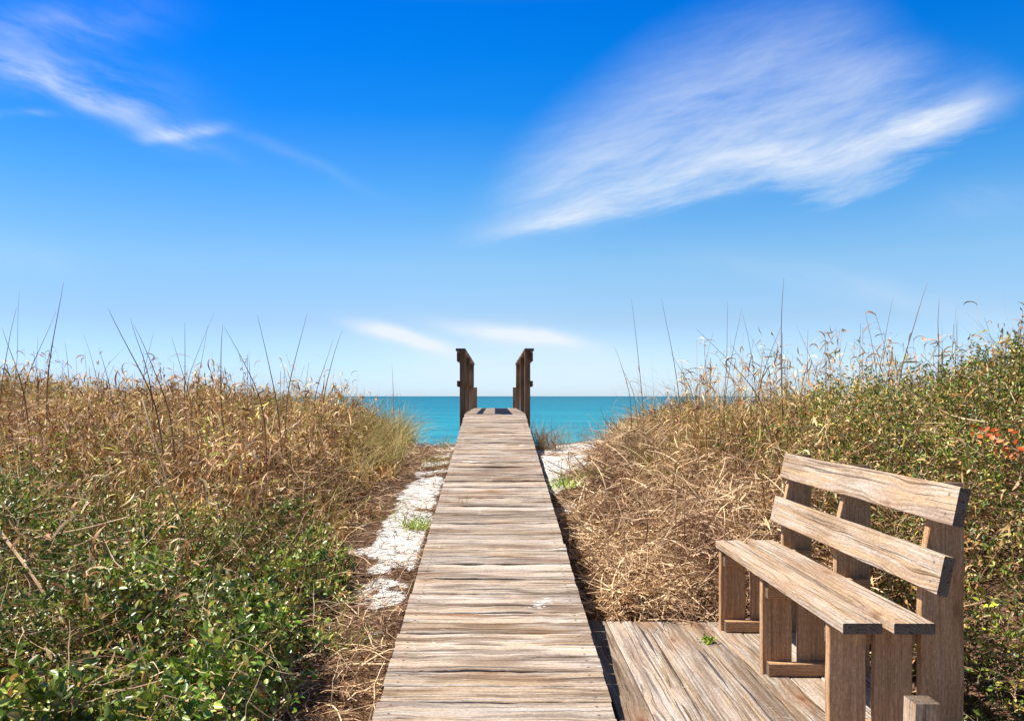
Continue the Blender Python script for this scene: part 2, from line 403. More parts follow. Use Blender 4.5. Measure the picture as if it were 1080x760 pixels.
# back boards lean back
def back_board(xb, zb, y0, ln):
    tl = .205; W_ = np.array((math.sin(tl), 0, math.cos(tl))); T_ = np.array((math.cos(tl), 0, -math.sin(tl)))
    one('back_board', M_BENCH, bench, (xb, y0, CAM_Z - zb), Y, W_, T_, ln, .136, .038, nl=14, cham=.003)
back_board(1.506, .678, 2.91, 1.76)
back_board(1.562, .443, 2.915, 1.76)
tl = math.tan(.205)
for (yy, kind) in ((3.12, 0), (3.90, 1), (4.62, 2)):
    for xl in (1.222, 1.390):
        one('leg', M_LEG, bench, (xl, yy, DZ + .001), Z, X, Y, SH - .040, .137, .038, nl=6, cham=.003)
    # back post: straight below, cut back along its front edge above the seat
    hz = CAM_Z - .318 - DZ
    def cut(u, xb=1.715):
        # board coordinate a runs from x = 1.556
        z = u
        x0 = 1.558
        xf = 1.506 + .038 / math.cos(.205) + .003 + (z - (CAM_Z - .678 - DZ)) * tl
        f = max(x0, xf) if z > .62 else x0
        return (f - 1.556, xb - 1.556)
    zl = -.35
    pp = Planks()
    pp.add((1.556, yy + .0, DZ + zl), Z, X, Y, hz - zl, .155, .038, nl=22, cham=.003, jit=.0008, cut=lambda u: cut(u + zl)); pp.make('back_post', M_LEG, bench)
    yo = yy - .040 if kind else yy + .040
    one('foot_rail', M_LEG, bench, (1.240, yo, DZ + .003), X, Y, Z, .285 if kind else .28, .038, .058, nl=4)
    one('seat_bearer', M_LEG, bench, (1.235, yo + (.0), DZ + SH - .130), X, Y, Z, .465, .038, .088, nl=4)

stake = empty('wooden_post', (1.42, 2.84, DZ), 'short square wooden post with sawn top beside the near bench end', 'post')
one('post_body', M_BENCH, stake, (1.379, 2.80, DZ + .002), Z, X, Y, .258, .082, .082, nl=4, cham=.002)

# ------------------------------------------------------------------ vegetation materials
def leaf_mat(name, stops, trans=.3, rough=.5, spec=.35, var=.0, interp='LINEAR'):
    m, nt, out = new_mat(name)
    isl = nt.node('ShaderNodeNewGeometry').outputs['Random Per Island']
    c = nt.ramp(isl, stops, interp)
    ob = nt.node('ShaderNodeTexCoord').outputs['Object']
    n = nt.noise(ob, 55, 2, .6)
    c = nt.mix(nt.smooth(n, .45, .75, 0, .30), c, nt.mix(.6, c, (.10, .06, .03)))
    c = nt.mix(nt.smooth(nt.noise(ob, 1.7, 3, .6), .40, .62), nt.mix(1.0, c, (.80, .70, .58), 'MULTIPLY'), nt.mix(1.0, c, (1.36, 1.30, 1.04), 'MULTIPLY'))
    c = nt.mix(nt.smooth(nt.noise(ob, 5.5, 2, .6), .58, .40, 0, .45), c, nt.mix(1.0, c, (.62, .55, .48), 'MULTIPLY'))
    bs = nt.node('ShaderNodeBsdfPrincipled', {'Base Color': c, 'Roughness': rough, 'Specular IOR Level': spec})
    tr = nt.node('ShaderNodeBsdfTranslucent', {'Color': c})
    mx = nt.node('ShaderNodeMixShader', {0: trans * .65}); nt.l.new(bs.outputs[0], mx.inputs[1]); nt.l.new(tr.outputs[0], mx.inputs[2])
    nt.l.new(mx.outputs[0], out.inputs[0]); return m
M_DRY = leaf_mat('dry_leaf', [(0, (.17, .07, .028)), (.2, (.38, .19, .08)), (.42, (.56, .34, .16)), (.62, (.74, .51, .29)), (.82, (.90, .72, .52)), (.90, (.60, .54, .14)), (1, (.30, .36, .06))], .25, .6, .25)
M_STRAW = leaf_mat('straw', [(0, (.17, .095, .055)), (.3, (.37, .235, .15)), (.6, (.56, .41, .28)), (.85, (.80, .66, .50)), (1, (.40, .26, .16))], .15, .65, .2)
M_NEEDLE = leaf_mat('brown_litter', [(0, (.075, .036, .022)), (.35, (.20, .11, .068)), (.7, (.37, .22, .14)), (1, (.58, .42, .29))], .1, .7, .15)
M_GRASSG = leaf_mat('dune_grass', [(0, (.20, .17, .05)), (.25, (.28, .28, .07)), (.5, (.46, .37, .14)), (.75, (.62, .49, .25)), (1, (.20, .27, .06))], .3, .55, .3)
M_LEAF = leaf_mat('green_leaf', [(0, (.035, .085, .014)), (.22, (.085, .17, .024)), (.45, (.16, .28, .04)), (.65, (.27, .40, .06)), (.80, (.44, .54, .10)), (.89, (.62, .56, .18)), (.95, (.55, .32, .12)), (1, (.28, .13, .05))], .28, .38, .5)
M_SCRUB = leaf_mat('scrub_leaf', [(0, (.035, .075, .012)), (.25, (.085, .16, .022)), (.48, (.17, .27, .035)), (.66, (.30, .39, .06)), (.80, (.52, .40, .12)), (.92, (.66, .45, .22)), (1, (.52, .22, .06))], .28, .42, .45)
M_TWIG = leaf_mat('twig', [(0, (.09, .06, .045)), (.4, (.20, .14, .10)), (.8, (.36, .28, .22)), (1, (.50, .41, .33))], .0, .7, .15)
M_STALK = leaf_mat('stalk', [(0, (.09, .07, .055)), (.5, (.17, .12, .075)), (1, (.28, .19, .11))], .05, .6, .2)
_t = NT(M_STALK.node_tree); _z = _t.sep(_t.node('ShaderNodeTexCoord').outputs['Object'])[2]
for _n in list(_t.n):
    if _n.type in ('BSDF_PRINCIPLED', 'BSDF_TRANSLUCENT'):
        _sock = _n.inputs['Base Color' if _n.type == 'BSDF_PRINCIPLED' else 'Color']; _src = _sock.links[0].from_socket
        _t.l.new(_t.mix(_t.smooth(_z, 1.1, .5), _src, (.30, .19, .10)), _sock)
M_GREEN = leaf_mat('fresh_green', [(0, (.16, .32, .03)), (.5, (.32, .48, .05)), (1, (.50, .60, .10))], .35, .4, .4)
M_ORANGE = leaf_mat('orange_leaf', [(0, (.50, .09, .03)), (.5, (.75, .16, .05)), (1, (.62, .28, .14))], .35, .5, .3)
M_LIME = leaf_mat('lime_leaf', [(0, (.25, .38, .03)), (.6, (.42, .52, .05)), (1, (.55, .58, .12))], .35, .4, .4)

# ------------------------------------------------------------------ vegetation geometry
def ribbons(base, phi, theta, length, width, curl=0.0, nseg=4, swirl=0.0, prof='blade', up_twist=0.0, wob=0.0):
    """curved blades. theta = start pitch above the horizontal, curl = total change of pitch (radians, + = droops)"""
    n = len(base); t = np.linspace(0, 1, nseg + 1)
    bc = lambda a: np.broadcast_to(np.asarray(a, float), (n,))
    phi, theta, length, width, curl, swirl, up = map(bc, (phi, theta, length, width, curl, swirl, up_twist))
    tm = (t[:-1] + t[1:]) / 2
    th = theta[:, None] - curl[:, None] * tm[None, :] ** 1.3
    ph = phi[:, None] + swirl[:, None] * tm[None, :]
    if wob: th = th + R.normal(0, wob, th.shape); ph = ph + R.normal(0, wob, ph.shape)
    d = np.stack([np.cos(th) * np.cos(ph), np.cos(th) * np.sin(ph), np.sin(th)], -1) * (length / nseg)[:, None, None]
    c = np.concatenate([np.zeros((n, 1, 3)), np.cumsum(d, 1)], 1) + base[:, None, :]
    tang = np.concatenate([d, d[:, -1:, :]], 1); tang /= np.linalg.norm(tang, axis=-1, keepdims=True) + 1e-9
    phs = np.concatenate([ph, ph[:, -1:]], 1)
    side = np.stack([-np.sin(phs), np.cos(phs), np.zeros_like(phs)], -1)
    nrm = np.cross(tang, side)
    tw = up[:, None] + R.uniform(-1, 1, n)[:, None] * t[None, :] * 1.2
    s = side * np.cos(tw)[..., None] + nrm * np.sin(tw)[..., None]
    if prof == 'blade': w = np.clip(1 - t ** 2.2, .06, 1) * np.clip(.55 + t * 2, 0, 1)
    elif prof == 'leaf': w = np.clip(np.sin(np.pi * np.clip(t * .93 + .07, 0, 1)) , .05, 1)
    else: w = np.full(nseg + 1, 1.0) * (1 - .55 * t)
    hw = (width[:, None] * w[None, :] / 2)[..., None]
    Vv = np.stack([c - s * hw, c + s * hw], 2).reshape(-1, 3)
    k = np.arange(n)[:, None] * (2 * (nseg + 1)) + (np.arange(nseg) * 2)[None, :]
    k = k.ravel(); Qv = np.stack([k, k + 1, k + 3, k + 2], 1)
    return Vv, Qv, c
_LT = np.array([(0, 0, 0), (.28, -.42, .10), (.68, -.40, .08), (1, 0, -.06), (.68, .40, .08), (.28, .42, .10)])
def leaves(base, dirv, size, aspect=.5):
    """folded leaves; dirv = unit direction of the midrib"""
    n = len(base); size = np.broadcast_to(np.asarray(size, float), (n,))
    ref = R.normal(0, 1, (n, 3)); ref[:, 2] += 1.2
    s = np.cross(dirv, ref); s /= np.linalg.norm(s, axis=1, keepdims=True) + 1e-9
    u = np.cross(s, dirv)
    L = _LT[None] * size[:, None, None]
    Vv = base[:, None] + dirv[:, None] * L[..., 0:1] + s[:, None] * L[..., 1:2] * aspect * 2 * .5 * 1.15 + u[:, None] * L[..., 2:3]
    k = np.arange(n) * 6
    Qv = np.concatenate([np.stack([k, k + 1, k + 2, k + 3], 1), np.stack([k, k + 3, k + 4, k + 5], 1)])
    return Vv.reshape(-1, 3), Qv
def rdir(n, up=.3):
    d = R.normal(0, 1, (n, 3)); d[:, 2] = d[:, 2] * .7 + up
    return d / np.linalg.norm(d, axis=1, keepdims=True)
def shoots(base, n_leaf, length, size, up=.5, aspect=.45, curl=.4, sw=.003):
    n = len(base)
    Vs, Qs, c = ribbons(base, R.uniform(0, 2 * pi, n), np.clip(R.normal(up, .5, n), -.5, 1.5), length, sw, R.normal(curl, .4, n), n_leaf // 2, R.normal(0, .6, n), 'stem', R.uniform(-1, 1, n), .12)
    nodes = c[:, 1:, :]; tang = c[:, 1:, :] - c[:, :-1, :]; tang = tang / (np.linalg.norm(tang, axis=-1, keepdims=True) + 1e-9)
    nodes = np.repeat(nodes.reshape(-1, 3), 2, 0); tang = np.repeat(tang.reshape(-1, 3), 2, 0)
    side = np.cross(tang, R.normal(0, 1, tang.shape)); side /= np.linalg.norm(side, axis=1, keepdims=True) + 1e-9
    d = tang * R.uniform(.3, .9, (len(tang), 1)) + side + np.array([0, 0, .25]); d /= np.linalg.norm(d, axis=1, keepdims=True)
    keep = R.uniform(0, 1, len(d)) < .9
    return (Vs, Qs), leaves(nodes[keep], d[keep], (size * R.uniform(.55, 1.0, len(d)))[keep] if np.isscalar(size) else np.repeat(size, n_leaf // 2 * 2)[keep] * R.uniform(.6, 1, keep.sum()), aspect)
pi = math.pi
class Acc:
    def __init__(s): s.V = []; s.Q = []; s.n = 0
    def add(s, V, Q, *_):
        s.V.append(V); s.Q.append(Q + s.n); s.n += len(V); return s
    def make(s, name, mat, parent=None):
        V = np.concatenate(s.V)
        if parent is not None: V = V - np.array(parent.location)
        return build(name, V, None, mat, parent, quads=np.concatenate(s.Q))
def scatter(n, x0, x1, y0, y1, dens, bias=1.0):
    """n random points kept with probability dens(x, y); more of them near the viewer when bias > 1"""
    out_x, out_y, c = [], [], 0
    while c < n:
        x = R.uniform(x0, x1, n); y = y0 + (y1 - y0) * R.uniform(0, 1, n) ** bias
        vis = (x < (.62 * y + 1.0)) & (x > -(.58 * y + 1.0))
        k = (R.uniform(0, 1, n) < dens(x, y)) & vis
        out_x.append(x[k]); out_y.append(y[k]); c += k.sum()
    x = np.concatenate(out_x)[:n]; y = np.concatenate(out_y)[:n]
    return x, y
pi = math.pi

# --- zones
def in_left(x, y, m=0.0): return sst(left_edge(y) - m - x + .13 * lump(x, y, 3, 2), -.05, .12)
def right_h(x, y):
    """canopy height of the scrub on the right"""
    e = np.interp(y, [2.5, 4.8, 6, 7.5, 9, 10.5, 12], [1.86, 1.86, 1.80, 1.72, 1.60, 1.45, 1.55])
    full = np.interp(y, [3, 5, 6, 7.5, 9, 12], [1.0, .95, .66, .46, .34, .28])
    h = full * sst(x, e - .10, e + np.interp(y, [3, 6, 9], [.95, .9, .7])) + .10 * sst(x, e - .2, e)
    return h * (1 + .16 * lump(x, y, 1.6, 1) + .30 * lump(x, y, 4, 3) + .14 * lump(x, y, 10, 2))
def leafy_left(x, y):
    v = np.interp(y, [2, 4.8, 5.8, 6.8, 9], [1.05, .92, .52, .14, .0]) + .38 * lump(x, y, 1.6, 2) + .2 * lump(x, y, 4.5, 4)
    return np.clip(sst(v, .25, .75), 0, 1) * in_left(x, y, .02)
def left_leaf_h(x, y):
    return (.36 + .12 * lump(x, y, 2.0, 1) + .15 * lump(x, y, 5, 2) + .07 * lump(x, y, 11, 3)) * sst(left_edge(y) + .05 - x, 0, .45) + .04
def left_dry_h(x, y):
    return (.60 + .12 * lump(x, y, 1.3, 3) + .17 * lump(x, y, 4.2, 1) + .08 * lump(x, y, 9, 2)) * sst(left_edge(y) - x, -.02, .8) * np.interp(y, [3, 5, 12], [.75, .95, .92]) + .05

# 1. dead litter mat and ground litter (stuff)
A = Acc()
dm = lambda x, y: sst(x - mat_edge(y) + .12 * lump(x, y, 4, 2), -.06, .14) * (y > 4.86) * (1 - .55 * sst(x, 2.3, 2.8))
x, y = scatter(24000, .5, 6, 4.86, 12.5, dm, 1.5)
th = .02 + R.uniform(0, 1, len(x)) ** 1.5 * (.13 + .16 * sst(x, .7, 1.6)) * sst(x - mat_edge(y), -.05, .35)
z = ground_z(x, y) + th
A.add(*ribbons(np.stack([x, y, z], 1), R.uniform(0, 2 * pi, len(x)), R.normal(.20, .38, len(x)), R.uniform(.06, .42, len(x)), R.uniform(.004, .012, len(x)), R.normal(.3, .6, len(x)), 4, R.normal(0, .6, len(x)), 'stem', R.uniform(-1.5, 1.5, len(x))))
o = A.make('dead_grass_mat', M_STRAW); tag(o, 'matted straw coloured dead grass lying between boardwalk and scrub', 'dead grass', kind='stuff')
A = Acc()
dl = lambda x, y: litter(x, y) * ((x < -.44) | (x > .46)) * np.where((x > .45) & (x < 1.75) & (y < 4.84), 0, 1)
x, y = scatter(34000, -5.5, 5, 2.6, 12.5, dl, 1.7)
z = ground_z(x, y) + .008 + R.uniform(0, 1, len(x)) ** 2 * .05
A.add(*ribbons(np.stack([x, y, z], 1), R.uniform(0, 2 * pi, len(x)), R.normal(.08, .2, len(x)), R.uniform(.03, .16, len(x)), R.uniform(.002, .0055, len(x)), R.normal(.25, .5, len(x)), 3, R.normal(0, .9, len(x)), 'stem', R.uniform(-1.5, 1.5, len(x))))
# strays on the bare sand
ds = lambda x, y: .25 * (((x < -.47) & (x > -1.3)) | ((x > .5) & (x < 1.4) & (y > 6.5)))
x, y = scatter(5200, -1.4, 1.6, 3.5, 12, ds, 1.2)
z = ground_z(x, y) + .012
A.add(*ribbons(np.stack([x, y, z], 1), R.uniform(0, 2 * pi, len(x)), R.normal(.03, .1, len(x)), R.uniform(.04, .22, len(x)), R.uniform(.002, .006, len(x)), R.normal(.1, .2, len(x)), 3, R.normal(0, .9, len(x)), 'stem', R.uniform(-1.5, 1.5, len(x))))
o = A.make('ground_litter', M_NEEDLE); tag(o, 'reddish brown plant litter scattered over the sand', 'plant litter', kind='stuff')

# 2. dry brown field on the left: dead stalks with curled leaves (stuff)
A, B = Acc(), Acc()
dd = lambda x, y: in_left(x, y, .05) * (1 - .72 * leafy_left(x, y))
x, y = scatter(4600, -9, -.8, 3.0, 13.0, dd, 1.15)
h = left_dry_h(x, y) * R.uniform(.55, 1.12, len(x))
b = np.stack([x, y, ground_z(x, y)], 1)
Vv, Qv, c = ribbons(b, R.uniform(0, 2 * pi, len(x)), pi / 2 - np.abs(R.normal(0, .20, len(x))), h, R.uniform(.004, .008, len(x)), R.normal(.15, .25, len(x)), 5, 0, 'stem', R.uniform(-1, 1, len(x)), .08)
B.add(Vv, Qv)
nl = 11
f = R.uniform(.25, 1.0, (len(x), nl)); idx = np.minimum((f * 5).astype(int), 4); fr = f * 5 - idx
rows = np.arange(len(x))[:, None]
pb = c[rows, idx] * (1 - fr[..., None]) + c[rows, np.minimum(idx + 1, 5)] * fr[..., None]
pb = pb.reshape(-1, 3); n = len(pb)
dist = pb[:, 1]
A.add(*ribbons(pb, R.uniform(0, 2 * pi, n), R.uniform(-1.3, 1.4, n), R.uniform(.05, .20, n), R.uniform(.008, .020, n) * np.interp(dist, [3, 12], [.8, 1.3]), R.normal(1.2, 1.7, n), 5, R.normal(0, 1.6, n), 'leaf', R.uniform(-1.2, 1.2, n)))
# fallen leaves caught low down
x, y = scatter(15000, -8, -.8, 3.0, 12.5, lambda x, y: in_left(x, y, -.02) * (1 - .45 * leafy_left(x, y)), 1.3)
z = ground_z(x, y) + R.uniform(.02, .30, len(x)) * sst(left_edge(y) - x, -.1, .5) + .01
n = len(x)
A.add(*ribbons(np.stack([x, y, z], 1), R.uniform(0, 2 * pi, n), R.normal(.1, .5, n), R.uniform(.05, .2, n), R.uniform(.005, .012, n), R.uniform(0, 2.4, n), 4, R.normal(0, .9, n), 'leaf', R.uniform(-1.2, 1.2, n)))
RD = Acc()
def reeds(n, x0, x1, y0, y1, dens, h0, h1, nlf=9):
    x, y = scatter(n, x0, x1, y0, y1, dens, 1.0)
    Vv, Qv, c = ribbons(np.stack([x, y, ground_z(x, y)], 1), R.uniform(0, 2 * pi, n), pi / 2 - np.abs(R.normal(0, .13, n)), R.uniform(h0, h1, n), R.uniform(.004, .009, n), R.normal(.15, .35, n), 9, 0, 'stem', R.uniform(-1, 1, n), .07)
    RD.add(Vv, Qv)
    f = R.uniform(3.5, 8.9, (n, nlf)); idx = f.astype(int); fr = (f - idx)[..., None]; rows = np.arange(n)[:, None]
    pb = (c[rows, idx] * (1 - fr) + c[rows, idx + 1] * fr).reshape(-1, 3); m = len(pb)
    RD.add(*ribbons(pb, R.uniform(0, 2 * pi, m), R.uniform(-.6, 1.3, m), R.uniform(.05, .20, m), R.uniform(.007, .016, m), R.normal(1.6, 1.5, m), 6, R.normal(0, 1.2, m), 'leaf', R.uniform(-1.2, 1.2, m)))
reeds(200, 1.5, 4.6, 6.2, 10.0, lambda x, y: sst(x - mat_edge(y), .8, 1.2), .75, 1.35)
reeds(120, -8, -1.2, 6.5, 11.5, lambda x, y: in_left(x, y, .2), .75, 1.15)
A.add(np.concatenate(RD.V), np.concatenate(RD.Q))
o = A.make('dry_dune_plants', M_DRY); tag(o, 'dense dry brown curled foliage covering the left dune', 'dry plants', kind='stuff')
# dead stems right across both dunes
x, y = scatter(2600, 1.4, 7, 4.9, 12.5, lambda x, y: sst(right_h(x, y), .15, .4) * .8, 1.2)
n = len(x)
B.add(*ribbons(np.stack([x, y, ground_z(x, y)], 1), R.uniform(0, 2 * pi, n), pi / 2 - np.abs(R.normal(0, .35, n)), right_h(x, y) * R.uniform(.8, 1.2, n), R.uniform(.003, .007, n), R.normal(.2, .5, n), 6, R.normal(0, .4, n), 'stem', R.uniform(-1, 1, n), .1))
# tangled bare stems leaning through everything
def tangle(n, x0, x1, y0, y1, dens, hf):
    x, y = scatter(n, x0, x1, y0, y1, dens, 1.3)
    z = ground_z(x, y) + hf(x, y) * R.uniform(.5, 1.04, n)
    return ribbons(np.stack([x, y, z], 1), R.uniform(0, 2 * pi, n), R.normal(.15, .4, n), R.uniform(.12, .55, n), R.uniform(.0025, .006, n), R.normal(.3, .6, n), 6, R.normal(0, .5, n), 'stem', R.uniform(-1, 1, n), .10)
B.add(*tangle(2300, -6, -.9, 2.8, 8, lambda x, y: in_left(x, y, .02), left_leaf_h))
S_ = Acc(); S_.add(*tangle(4200, -6, -.9, 2.8, 11, lambda x, y: in_left(x, y, .02), lambda x, y: left_leaf_h(x, y) * 1.15))
S_.add(*tangle(2200, 1.4, 6, 2.8, 12, lambda x, y: sst(right_h(x, y), .1, .3), right_h))
x, y = scatter(3800, -1.5, 1.6, 2.8, 12, lambda x, y: litter(x, y) * ((x < -.48) | (x > .5)) * ((x < .4) | (y > 4.9)), 1.3); n = len(x)
S_.add(*ribbons(np.stack([x, y, ground_z(x, y) + .04], 1), R.uniform(0, 2 * pi, n), R.normal(.1, .2, n), R.uniform(.10, .40, n), R.uniform(.003, .007, n), R.normal(.3, .4, n), 5, R.normal(0, .8, n), 'stem', R.uniform(-1, 1, n), .1))
o = S_.make('straw_stems', M_STRAW); tag(o, 'pale straw stems strewn over leaves and litter on both dunes', 'straw', kind='stuff')
B.add(*tangle(3600, 1.7, 6, 2.8, 12, lambda x, y: sst(right_h(x, y), .1, .3), right_h))
o = B.make('dead_stems', M_TWIG); tag(o, 'tangle of thin bare dead stems through both dunes', 'dead stems', kind='stuff')

# 3. fine arching dune grass along the crests (stuff)
A = Acc()
def tufts(ncl, per, x0, x1, y0, y1, dens, hmin, hmax, bias=1.0, w=(.0025, .0055), spread=.05, curl=1.3):
    x, y = scatter(ncl, x0, x1, y0, y1, dens, bias)
    hh = R.uniform(hmin, hmax, ncl)
    X_ = np.repeat(x, per) + R.normal(0, spread, ncl * per); Y_ = np.repeat(y, per) + R.normal(0, spread, ncl * per)
    n = ncl * per; Lh = np.repeat(hh, per) * R.uniform(.6, 1.15, n)
    return ribbons(np.stack([X_, Y_, ground_z(X_, Y_)], 1), R.uniform(0, 2 * pi, n), pi / 2 - np.abs(R.normal(0, .28, n)), Lh, R.uniform(*w, n), np.abs(R.normal(curl, .6, n)), 6, R.normal(0, .3, n), 'blade', R.uniform(-.6, .6, n))
A.add(*tufts(1150, 16, -9, -.9, 7.5, 13.2, lambda x, y: in_left(x, y, .0) * sst(y + .8 * lump(x, y, 1, 1), 7.5, 10), .50, .88))
A.add(*tufts(150, 14, -9, -.9, 4.5, 10, lambda x, y: in_left(x, y, .1) * .8, .5, .95, w=(.003, .007)))
A.add(*tufts(190, 8, -9, -.9, 8.5, 13, lambda x, y: in_left(x, y, .2), .9, 1.35, curl=1.9, w=(.002, .004)))
A.add(*tufts(420, 14, 1.3, 3.2, 7.5, 12.5, lambda x, y: sst(x - mat_edge(y), .0, .25), .28, .55))
A.add(*tufts(240, 12, 2.0, 6, 5, 12.5, lambda x, y: sst(right_h(x, y), .2, .5), .8, 1.3))
o = A.make('dune_grass', M_GRASSG); tag(o, 'fine arching dune grass along the crest of both dunes', 'dune grass', kind='stuff')

# 4. leafy ground cover, left foreground (stuff)
A = Acc(); T_ = Acc()
x, y = scatter(8200, -5, -.75, 2.7, 8.5, leafy_left, 1.6)
hh = left_leaf_h(x, y); n = len(x)
z = ground_z(x, y) + hh * (1 - R.uniform(0, 1, n) ** 1.8 * .9) - .03
sz_ = np.where(lump(x, y, 2.2, 4) > .1, .046, .034)
st_, lv_ = shoots(np.stack([x, y, z], 1), 10, R.uniform(.07, .20, n), sz_, .45, .50)
A.add(*lv_); T_.add(*st_)
o = A.make('leafy_ground_cover', M_LEAF); tag(o, 'glossy green leafy creeper covering the left foreground', 'ground cover', kind='stuff')

# 5. scrub on the right (stuff)
A, B = Acc(), Acc()
x, y = scatter(11000, 1.5, 7, 2.7, 12.5, lambda x, y: sst(right_h(x, y), .08, .35) * np.interp(y, [3, 7, 9, 12], [1, .8, .45, .3]) * np.interp(x / y, [.15, .28, .42], [.35, .6, 1]), 1.4)
hh = right_h(x, y); n = len(x)
z = ground_z(x, y) + hh * (1 - R.uniform(0, 1, n) ** 1.5 * .95) - .04
st_, lv_ = shoots(np.stack([x, y, z], 1), 10, R.uniform(.09, .24, n), np.where(lump(x, y, 2.5, 1) > 0, .044, .032), .6, .42)
A.add(*lv_); T_.add(*st_)
o = T_.make('leafy_twigs', M_TWIG); tag(o, 'thin twigs carrying the green leaves on both dunes', 'twigs', kind='stuff')
# dry curled leaves among them
x, y = scatter(16000, 1.2, 6, 4.0, 12.5, lambda x, y: sst(right_h(x, y), .06, .25) * np.interp(x / y, [.15, .3, .5], [1, .8, .35]), 1.3)
n = len(x); z = ground_z(x, y) + right_h(x, y) * R.uniform(.2, 1.05, n)
B.add(*ribbons(np.stack([x, y, z], 1), R.uniform(0, 2 * pi, n), R.uniform(-.2, 1.3, n), R.uniform(.05, .17, n), R.uniform(.007, .015, n), R.normal(1.2, 1.6, n), 5, R.normal(0, 1.4, n), 'leaf', R.uniform(-1.2, 1.2, n)))
# leafy shoots breaking the skyline
x, y = scatter(800, 1.9, 6.5, 3.6, 9, lambda x, y: sst(right_h(x, y), .6, .85), 1.1)
n = len(x); zt = ground_z(x, y) + right_h(x, y) * .85
Vv, Qv, c = ribbons(np.stack([x, y, zt], 1), R.uniform(0, 2 * pi, n), pi / 2 - np.abs(R.normal(0, .45, n)), R.uniform(.10, .30, n), .004, R.normal(0, .3, n), 8, 0, 'stem', R.uniform(-1, 1, n), .08)
C_ = Acc(); C_.add(Vv, Qv)
lb = np.repeat(c[:, 1:, :].reshape(-1, 3), 2, 0); ld = rdir(len(lb), .55)
A.add(*leaves(lb, ld, R.uniform(.020, .036, len(lb)), .36))
o = A.make('coastal_scrub', M_SCRUB); tag(o, 'dense green scrub covering the right dune behind the bench', 'scrub', kind='stuff')
o = B.make('dry_scrub_leaves', M_DRY); tag(o, 'dry curled leaves among the scrub on the right dune', 'dry leaves', kind='stuff')
o = C_.make('scrub_twigs', M_STALK); tag(o, 'dark thin shoots along the top of the right scrub', 'twigs', kind='stuff')

# 6. tall stalks standing against the sky: one object each
GRP = 'tall grass stalks standing against the sky'
LEFT = [((67, 298), (56, 412), 3.2, 6.2), ((60, 328), (30, 402), 2, 6.6), ((0, 345), (21, 408), 2.4, 5.4), ((17, 324), (2, 402), 2, 6.0), ((19, 306), (14, 405), 1.2, 7.2),
        ((112, 325), (160, 425), 3.6, 5.0), ((137, 336), (158, 412), 2.4, 5.6), ((141, 342), (174, 432), 3, 5.2), ((162, 350), (154, 405), 1.4, 7.4), ((180, 354), (198, 418), 1.8, 6.3),
        ((196, 340), (193, 424), 2.2, 6.4), ((68, 360), (71, 412), 1.6, 7.6), ((104, 367), (114, 416), 2.0, 7.0), ((133, 365), (115, 392), 1.0, 8.0), ((271, 332), (294, 425), 2.4, 5.8),
        ((324, 330), (308, 412), 2.2, 6.4), ((235, 342), (244, 428), 3.0, 5.7), ((237, 345), (266, 425), 2.6, 5.5), ((360, 348), (343, 418), 2.2, 6.6), ((352, 358), (336, 414), 1.6, 7.0),
        ((227, 328), (203, 400), 1.2, 7.2), ((219, 344), (212, 410), 1.3, 7.1), ((261, 370), (264, 412), 1.4, 7.4), ((326, 382), (322, 417), 1.5, 7.6), ((414, 385), (415, 415), 1.1, 10.0), ((88, 352), (100, 412), 1.2, 7.5), ((40, 355), (44, 410), 1.3, 7.4)]
RIGHT = [((666, 314), (677, 428), 1.7, 8.0), ((697, 314), (712, 410), 1.7, 7.8), ((648, 365), (661, 412), 1.3, 8.6), ((767, 318), (759, 415), 1.6, 7.4), ((783, 324), (767, 408), 1.4, 7.4), ((783, 330), (791, 406), 1.4, 7.2),
         ((735, 347), (792, 418), 2.6, 6.0), ((827, 294), (829, 418), 2.8, 6.4), ((824, 343), (804, 412), 2.2, 6.6), ((840, 343), (857, 406), 1.3, 7.0), ((870, 355), (873, 412), 1.3, 7.0), ((882, 345), (880, 408), 1.2, 7.0),
         ((911, 325), (921, 400), 1.6, 6.4), ((941, 314), (925, 395), 1.4, 6.5), ((977, 299), (945, 388), 2.6, 5.6), ((990, 314), (993, 378), 2.2, 5.6), ((897, 367), (918, 404), 1.2, 6.2), ((742, 363), (748, 412), 1.3, 7.8),
         ((801, 357), (807, 406), 1.4, 7.2), ((1008, 340), (1004, 385), 1.5, 5.4), ((655, 385), (668, 420), 1.4, 8.8), ((706, 370), (722, 418), 1.6, 7.8), ((752, 350), (742, 415), 1.0, 7.6), ((858, 370), (850, 410), 1.2, 6.8)]
SPECIAL = {0: 'tallest upright dark stalk, leaning slightly right at the far left of the left dune', 5: 'long dark stalk leaning far left, thickest on the left dune',
           100 + 7: 'tallest upright stalk on the right dune above the bench back', 100 + 14: 'stalk curving right at its tip above the right scrub', 100 + 6: 'thick stalk leaning steeply left on the right dune'}
